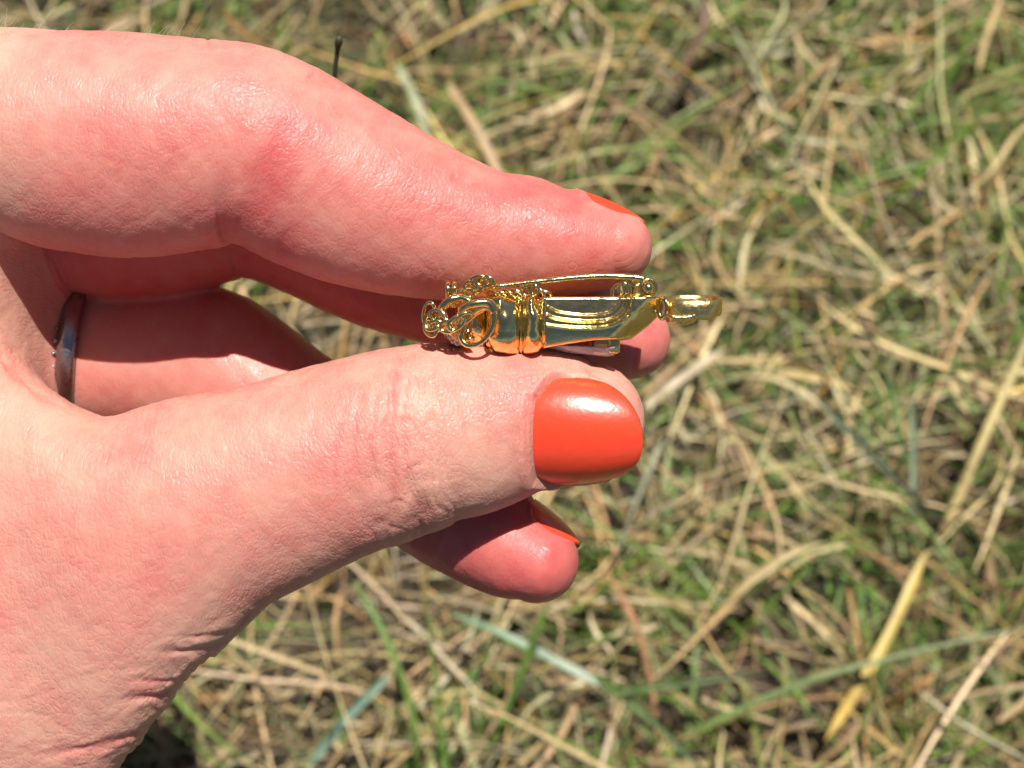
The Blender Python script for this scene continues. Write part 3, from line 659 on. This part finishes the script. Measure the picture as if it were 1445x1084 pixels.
def build_hand():
    global hand
    h = 1.2; org = np.array([-165., -108., -74.]); n = (np.array([195., 172., 98.]) / h).astype(int)
    ax = [org[k] + h * np.arange(n[k]) for k in range(3)]
    X, Y = np.meshgrid(ax[0], ax[1], indexing='ij'); Z = ax[2][None, None, :].astype(np.float32)
    f = {k: c.field(X, Y, Z).astype(np.float32) for k, c in CH.items()}
    F = combine(f)
    # close the surface at the box: wrist cut
    F = np.maximum(F, (-(Y + 100))[..., None]); F = np.maximum(F, (-(X + 160))[..., None]); F = np.maximum(F, -(Z + 71))
    V, Q = surface_nets(F, org, h)
    E = np.vstack([Q[:, [0, 1]], Q[:, [1, 2]], Q[:, [2, 3]], Q[:, [3, 0]]]); E = np.vstack([E, E[:, ::-1]])
    pxc = V[:, 0] / (200 - V[:, 2]) * 2000 + 722.5; msk = np.clip((190 - pxc) / 90, 0, 1)
    fz = {k: c.field(V[:, 0], V[:, 1], V[:, 2]) for k, c in CH.items()}
    msk = msk * (np.minimum(fz['thumb'], fz['palm']) < np.minimum(np.minimum(fz['ring'], fz['middle']), fz['index']) + 1.5)
    deg = np.bincount(E[:, 0], minlength=len(V))
    for _ in range(30):
        A = np.stack([np.bincount(E[:, 0], V[E[:, 1], k], len(V)) for k in range(3)], -1) / deg[:, None]
        V = V + (A - V) * (msk * .6)[:, None]
    me = mesh('tmp', V, Q.astype(np.int32), SKIN); o = bpy.data.objects.new('tmp', me); COL.objects.link(o)
    md = o.modifiers.new('s', 'SUBSURF'); md.levels = 2
    dg = bpy.context.evaluated_depsgraph_get(); m2 = bpy.data.meshes.new_from_object(o.evaluated_get(dg))
    nV = len(m2.vertices); v = np.empty(nV * 3); m2.vertices.foreach_get('co', v); v = v.reshape(-1, 3)
    COL.objects.unlink(o); bpy.data.objects.remove(o)
    def field(v):
        f = {k: c.field(v[:, 0], v[:, 1], v[:, 2]) for k, c in CH.items()}
        return combine(f), f
    g = None
    inside = (v[:, 1] > -98) & (v[:, 0] > -158) & (v[:, 2] > -69)
    F0, fs = field(v)
    nrm = np.empty(nV * 3); m2.vertices.foreach_get('normal', nrm); nrm = nrm.reshape(-1, 3)
    pxc = v[:, 0] / (200 - v[:, 2]) * 2000 + 722.5
    sm = np.clip((190 - pxc) / 90, 0, 1) * (np.minimum(fs['thumb'], fs['palm']) < np.minimum(np.minimum(fs['ring'], fs['middle']), fs['index']) + 1.5)
    v = v - (np.where(inside, np.clip(F0, -1, 1), 0) * (1 - sm))[:, None] * nrm
    # relief
    px = v[:, 0] / (200 - v[:, 2]) * 2000 + 722.5; py = 542 - v[:, 1] / (200 - v[:, 2]) * 2000
    names = list(CH); own = np.argmin(np.stack([fs[k] for k in names]), 0)
    disp = np.zeros(nV); red = np.zeros(nV); soft = np.clip(nrm[:, 2] + .35, 0, 1)
    for poly, w, dep, zmin in CREASE:
        poly = spline(poly, 14) if len(poly) > 2 else np.array(poly, float)
        near = (px > poly[:, 0].min() - 40) & (px < poly[:, 0].max() + 40) & (py > poly[:, 1].min() - 40) & (py < poly[:, 1].max() + 40) & (v[:, 2] > zmin)
        i = np.where(near)[0]
        if not len(i): continue
        d = pdist(px[i], py[i], poly) * .1
        tt = np.hypot(px[i] - poly[-1, 0], py[i] - poly[-1, 1]) / (np.hypot(*(poly[0] - poly[-1])) + 1)
        tap = np.clip(tt * 2.2 + .05, 0, 1); tap = tap * tap * (3 - 2 * tap)
        red[i] = np.maximum(red[i], np.exp(-(d / (w * .7)) ** 2) * tap * np.clip(w, 0, 1.2))
        ww = 1.5 * w * (0.8 + .3 * np.sin(px[i] * .11 + py[i] * .07))
        disp[i] += tap * (-dep * np.exp(-(d / (ww * .45)) ** 2) + dep * .35 * np.exp(-((d - ww * 1.1) / (ww * .6)) ** 2)) * np.clip(nrm[i, 2] * 2 + 1.2, 0, 1) * .55
    # soft lumps and fine folds on the skin
    sL = np.zeros(nV); th = np.zeros(nV)
    for k, nm in enumerate(names):
        m = own == k
        if not m.any(): continue
        d, q, L, _ = CH[nm].near(v[m, 0], v[m, 1]); sgn = np.sign(v[m, 1] - q[:, 1])
        sL[m] = L; th[m] = np.arctan2(sgn * d / q[:, 3], (v[m, 2] - q[:, 2]) / q[:, 4]) * q[:, 3]
    S1 = lambda a, b, c, p: np.sin(v[:, 0] * a + p) * np.sin(v[:, 1] * b + p * 2) * np.sin(v[:, 2] * c + p * 3 + 1)
    disp += .10 * S1(.31, .27, .29, 1) + .05 * S1(.73, .66, .6, 2.2) + .035 * S1(1.7, 1.5, 1.6, .7)
    tm = (own == 0)
    def gs(x, c, w): return np.exp(-((x - c) / w) ** 2)
    kn = tm * gs(px, 570, 75) * np.clip(nrm[:, 2] * 1.5, 0, 1)
    sk = np.stack([sL, th, own * 9.0], -1)
    fld = lambda a, b, sd: -np.exp(-(vnoise(sk * [a, b, 1] + 3.3, sd) / .16) ** 2)      # thin valleys
    wob = sk + np.stack([vnoise(v * .35, 5), vnoise(v * .35, 6), 0 * th], -1) * 1.6
    fld = lambda a, b, sd: -np.exp(-(vnoise(wob * [a, b, 1] + 3.3, sd) / .17) ** 2)
    disp += kn * (.20 * fld(.42, .11, 1) + .13 * fld(.9, .25, 2) + .06 * vnoise(wob * [.5, .3, 1], 3))
    far = np.clip((px - 230) / 160, 0, 1); vv = v @ np.array([[.8, -.5, 0], [.5, .8, 0], [.1, .1, .6]]); vv = vv + .5 * vnoise(v * .5, 21)[:, None]
    disp += (tm | (own == 5)) * (1 - far) * (-.025 * np.exp(-(vnoise(vv * .75, 22) / .15) ** 2) - .04 * np.exp(-(vnoise(vv * [.22, .5, .3] , 23) / .12) ** 2))
    disp += tm * far * (1 - kn) * (.04 * fld(.5, .3, 4) + .03 * fld(1.1, .7, 7)) + tm * .03 * vnoise(v * .8, 8)
    tn = tm * np.clip((380 - px) / 180, 0, 1) * np.clip((py - 860) / 90, 0, 1)
    lw = np.clip((px - 180) / 160, 0, 1)[:, None]
    w2 = np.stack([v[:, 0] * .10 + v[:, 1] * .03, v[:, 1] * .42 - v[:, 0] * .05, 0 * th], -1) + .25 * vnoise(v * .2, 9)[:, None]
    disp += -tn * .07 * np.exp(-(vnoise(w2, 10) / .15) ** 2)
    ix = (own == 1)
    w3 = np.stack([v[:, 0] * .30 - v[:, 1] * .30, (v[:, 0] + v[:, 1]) * .10, v[:, 2] * .1], -1)
    disp += ix * gs(px, 230, 190) * (-.05 * np.exp(-(vnoise(w3 * 1.6 + .3 * vnoise(v * .5, 3)[:, None], 11) / .16) ** 2)) + ix * .015 * vnoise(v * .9, 12)
    disp += ix * -.06 * np.exp(-(vnoise(wob * [1.3, .10, 1], 13) / .2) ** 2) * gs(px, 620, 150)
    # pinch: pads flatten a little against the brooch
    v = v + disp[:, None] * nrm
    # nail beds
    for nm, N in NAILS.items():
        m = np.where(own == names.index(nm))[0]; r = v[m] - N['c']; u = (r @ N['a']) / N['L']; rb = r @ N['b']; rn = r @ N['n']
        ang = np.arctan2(rb, rn); rad = np.hypot(rb, rn); hw = nail_half(N, u) * N['th']
        Rn = nail_R(N, u)
        edge = np.minimum((hw - np.abs(ang)) * N['R'], (u + 0.0) * N['L'])        # mm inside the plate
        ins = (u > -.5) & (u < 1.02) & (np.abs(ang) < 2.2)
        a = np.clip((edge + .1) / .5, 0, 1) * ins
        newr = rad * (1 - a) + np.minimum(rad, Rn - .25) * a
        rid = np.exp(-((edge + .75) / .5) ** 2) * ins * (u < .93)
        # bring the fold flush with the plate, just proud of it at the root
        lift = np.clip(Rn + .22 - newr, 0, 1.4) * np.clip(1 - np.abs(edge + .8) / 1.8, 0, 1) * ins * (edge < .1) * (u < .85)
        newr = newr + lift * .9 + rid * .16
        s = newr / np.maximum(rad, .1)
        v[m] = N['c'] + N['a'] * (u * N['L'])[:, None] + N['b'] * (rb * s)[:, None] + N['n'] * (rn * s)[:, None]
    base = W([-60, -40, -20])
    vw = W(v) - base
    m2.vertices.foreach_set('co', vw.ravel()); m2.update(); m2.name = 'hand'
    m2.polygons.foreach_set('use_smooth', [True] * len(m2.polygons))
    hand = bpy.data.objects.new('hand', m2); COL.objects.link(hand); hand.location = base
    tag(hand, 'left hand with coral painted nails pinching the gold brooch', 'hand')
    # natural redness
    bl = np.zeros(nV)
    bl += (own == 1) * (.50 + .05 * gs(px, 395, 45) * (py > 150) + .12 * gs(px, 780, 120) - .14 * np.clip((190 - py) / 120, 0, 1) * (px < 450) - .35 * gs(px, -10, 70))
    bl += (own == 2) * .62 + (own == 3) * (.35 + .45 * np.clip((px - 560) / 120, 0, 1)) + (own == 4) * .5 + (own == 5) * .12
    bl += (own == 0) * (.25 - .12 * gs(px, 640, 60) + .08 * gs(px, 460, 80) * gs(py, 690, 60) - .26 * gs(px, 330, 90) * gs(py, 900, 60) - .22 * gs(px, 10, 120) * gs(py, 640, 90) + .16 * gs(px, 220, 110) * gs(py, 790, 80) + .14 * gs(px, 745, 30) - .12 * np.clip((py - 880) / 100, 0, 1))
    bl += .16 * red
    A = m2.attributes.new('blush', 'FLOAT', 'POINT'); A.data.foreach_set('value', bl.astype(np.float32))
    A = m2.attributes.new('fc', 'FLOAT_VECTOR', 'POINT'); q = np.stack([sL, th, own * 7.0], -1); lf = np.clip((420 - px) / 160, 0, 1)[:, None] * (own == 0)[:, None]; q = (q * (1 - lf) + (v * [.75, .9, .6] + [90, 3, 0]) * lf) / 1000; A.data.foreach_set('vector', q.astype(np.float32).ravel())
    sh = .55 + (own == 0) * (.45 * gs(px, 580, 90) + .3 * (px < 400)) - (own == 3) * .4 - (own == 2) * .3
    A = m2.attributes.new('sheen', 'FLOAT', 'POINT'); A.data.foreach_set('value', sh.astype(np.float32))
    print('hand verts', nV)
build_hand()
build_nail(NAILS['thumb'], 'glossy coral nail on the thumb'); build_nail(NAILS['index'], 'coral nail edge on the index fingertip'); build_nail(NAILS['ring'], 'coral nail edge on the lowest fingertip')

# ------------------------------------------------------------------ silver ring on the ring finger
def build_ring():
    c = P(117, 500, -26.3)
    root = empty('finger_ring', W(c)); tag(root, 'dark silver band worn on the ring finger', 'ring')
    n = 90; V = []; F = []; a0 = np.array([.985, -.10, -.10]); a0 /= np.linalg.norm(a0); e1 = np.array([.10, .99, 0]); e1 -= a0 * a0.dot(e1); e1 /= np.linalg.norm(e1); e2 = np.cross(a0, e1)
    prof = [(-1.45, 0), (-1.35, .5), (-.5, .8), (.6, .8), (1.3, .55), (1.5, 0), (1.4, -.5), (-1.3, -.5)]
    c = c + np.array([-.2, .4, 0])
    for j in range(n):
        t = 2 * np.pi * j / n
        for (w, r) in prof: V.append(c + a0 * w + (12.5 + r) * np.cos(t) * e1 * .99 + (11.6 + r) * np.sin(t) * e2)
    m = len(prof)
    for j in range(n):
        for k in range(m): F.append([j * m + k, j * m + (k + 1) % m, ((j + 1) % n) * m + (k + 1) % m, ((j + 1) % n) * m + k])
    add('band', (np.array(V), F), SILVER, root)
    for j in range(0, 40):
        t = 2 * np.pi * j / 40 + .05
        p = c - a0 * 1.75 + 12.6 * np.cos(t) * e1 * .99 + 11.8 * np.sin(t) * e2
        add('crystal', ball(p, .32, 4), GEM if j % 2 else SILVER, root)
build_ring()

# ------------------------------------------------------------------ dark stalk beside the index finger
def stalk():
    pts = spline([P(470, 150, -30), P(471, 122, -28), P(473, 98, -26), P(476, 72, -24), P(479, 52, -22)], 20)
    r = np.interp(np.linspace(0, 1, 20), [0, .75, .9, 1], [.36, .36, .66, .4])
    base = spline([W(P(470, 150, -30)), W(P(462, 210, -60)), ground_pt(455, 235, .0)], 12)
    k = Nodes('dark_stalk'); k.b.inputs['Base Color'].default_value = (.05, .045, .025, 1); k.b.inputs['Roughness'].default_value = .6
    low = (base - CP) @ RM * 1000 + np.array([0, 0, 200])
    allp = np.vstack([low[::-1][:-1], pts]); rr = np.concatenate([np.full(len(low) - 1, .4), r])
    v, f = tube_pts(allp, rr, 8)
    o = put('grass_stalk', W(v), f, k.m, base=W(low[-1])); tag(o, 'thin dark stalk with a knobbed tip standing behind the index finger', 'stalk')
stalk()

# ------------------------------------------------------------------ fine pale hairs along the back of the index finger
def hairs():
    k = Nodes('pale_hair'); k.b.inputs['Base Color'].default_value = (.62, .50, .38, 1); k.b.inputs['Roughness'].default_value = .4
    parts = []; c = CH['index']
    for i in range(46):
        x = -40 + 330 * rng.random() ** 1.5; a = rng.uniform(-.25, .75)
        p = P(x, 190, 0); d, q, L, _ = c.near(np.array([p[0]]), np.array([p[1]])); q = q[0]
        n = np.array([0.02, math.cos(a), math.sin(a)]); b = np.array([p[0], q[1] + q[3] * .985 * math.cos(a), q[2] + q[4] * .985 * math.sin(a)])
        l = rng.uniform(1.0, 2.6); e = np.array([.8, .15, .1]) + .3 * rng.standard_normal(3)
        t = np.linspace(0, 1, 5)[:, None]
        parts.append(tube_pts(b + l * (n * .7 * t + e * t ** 1.6), np.linspace(.028, .008, 5), 4))
    o = add('fine_hair', merge(*parts), k.m, hand); o['kind'] = 'stuff'
hairs()
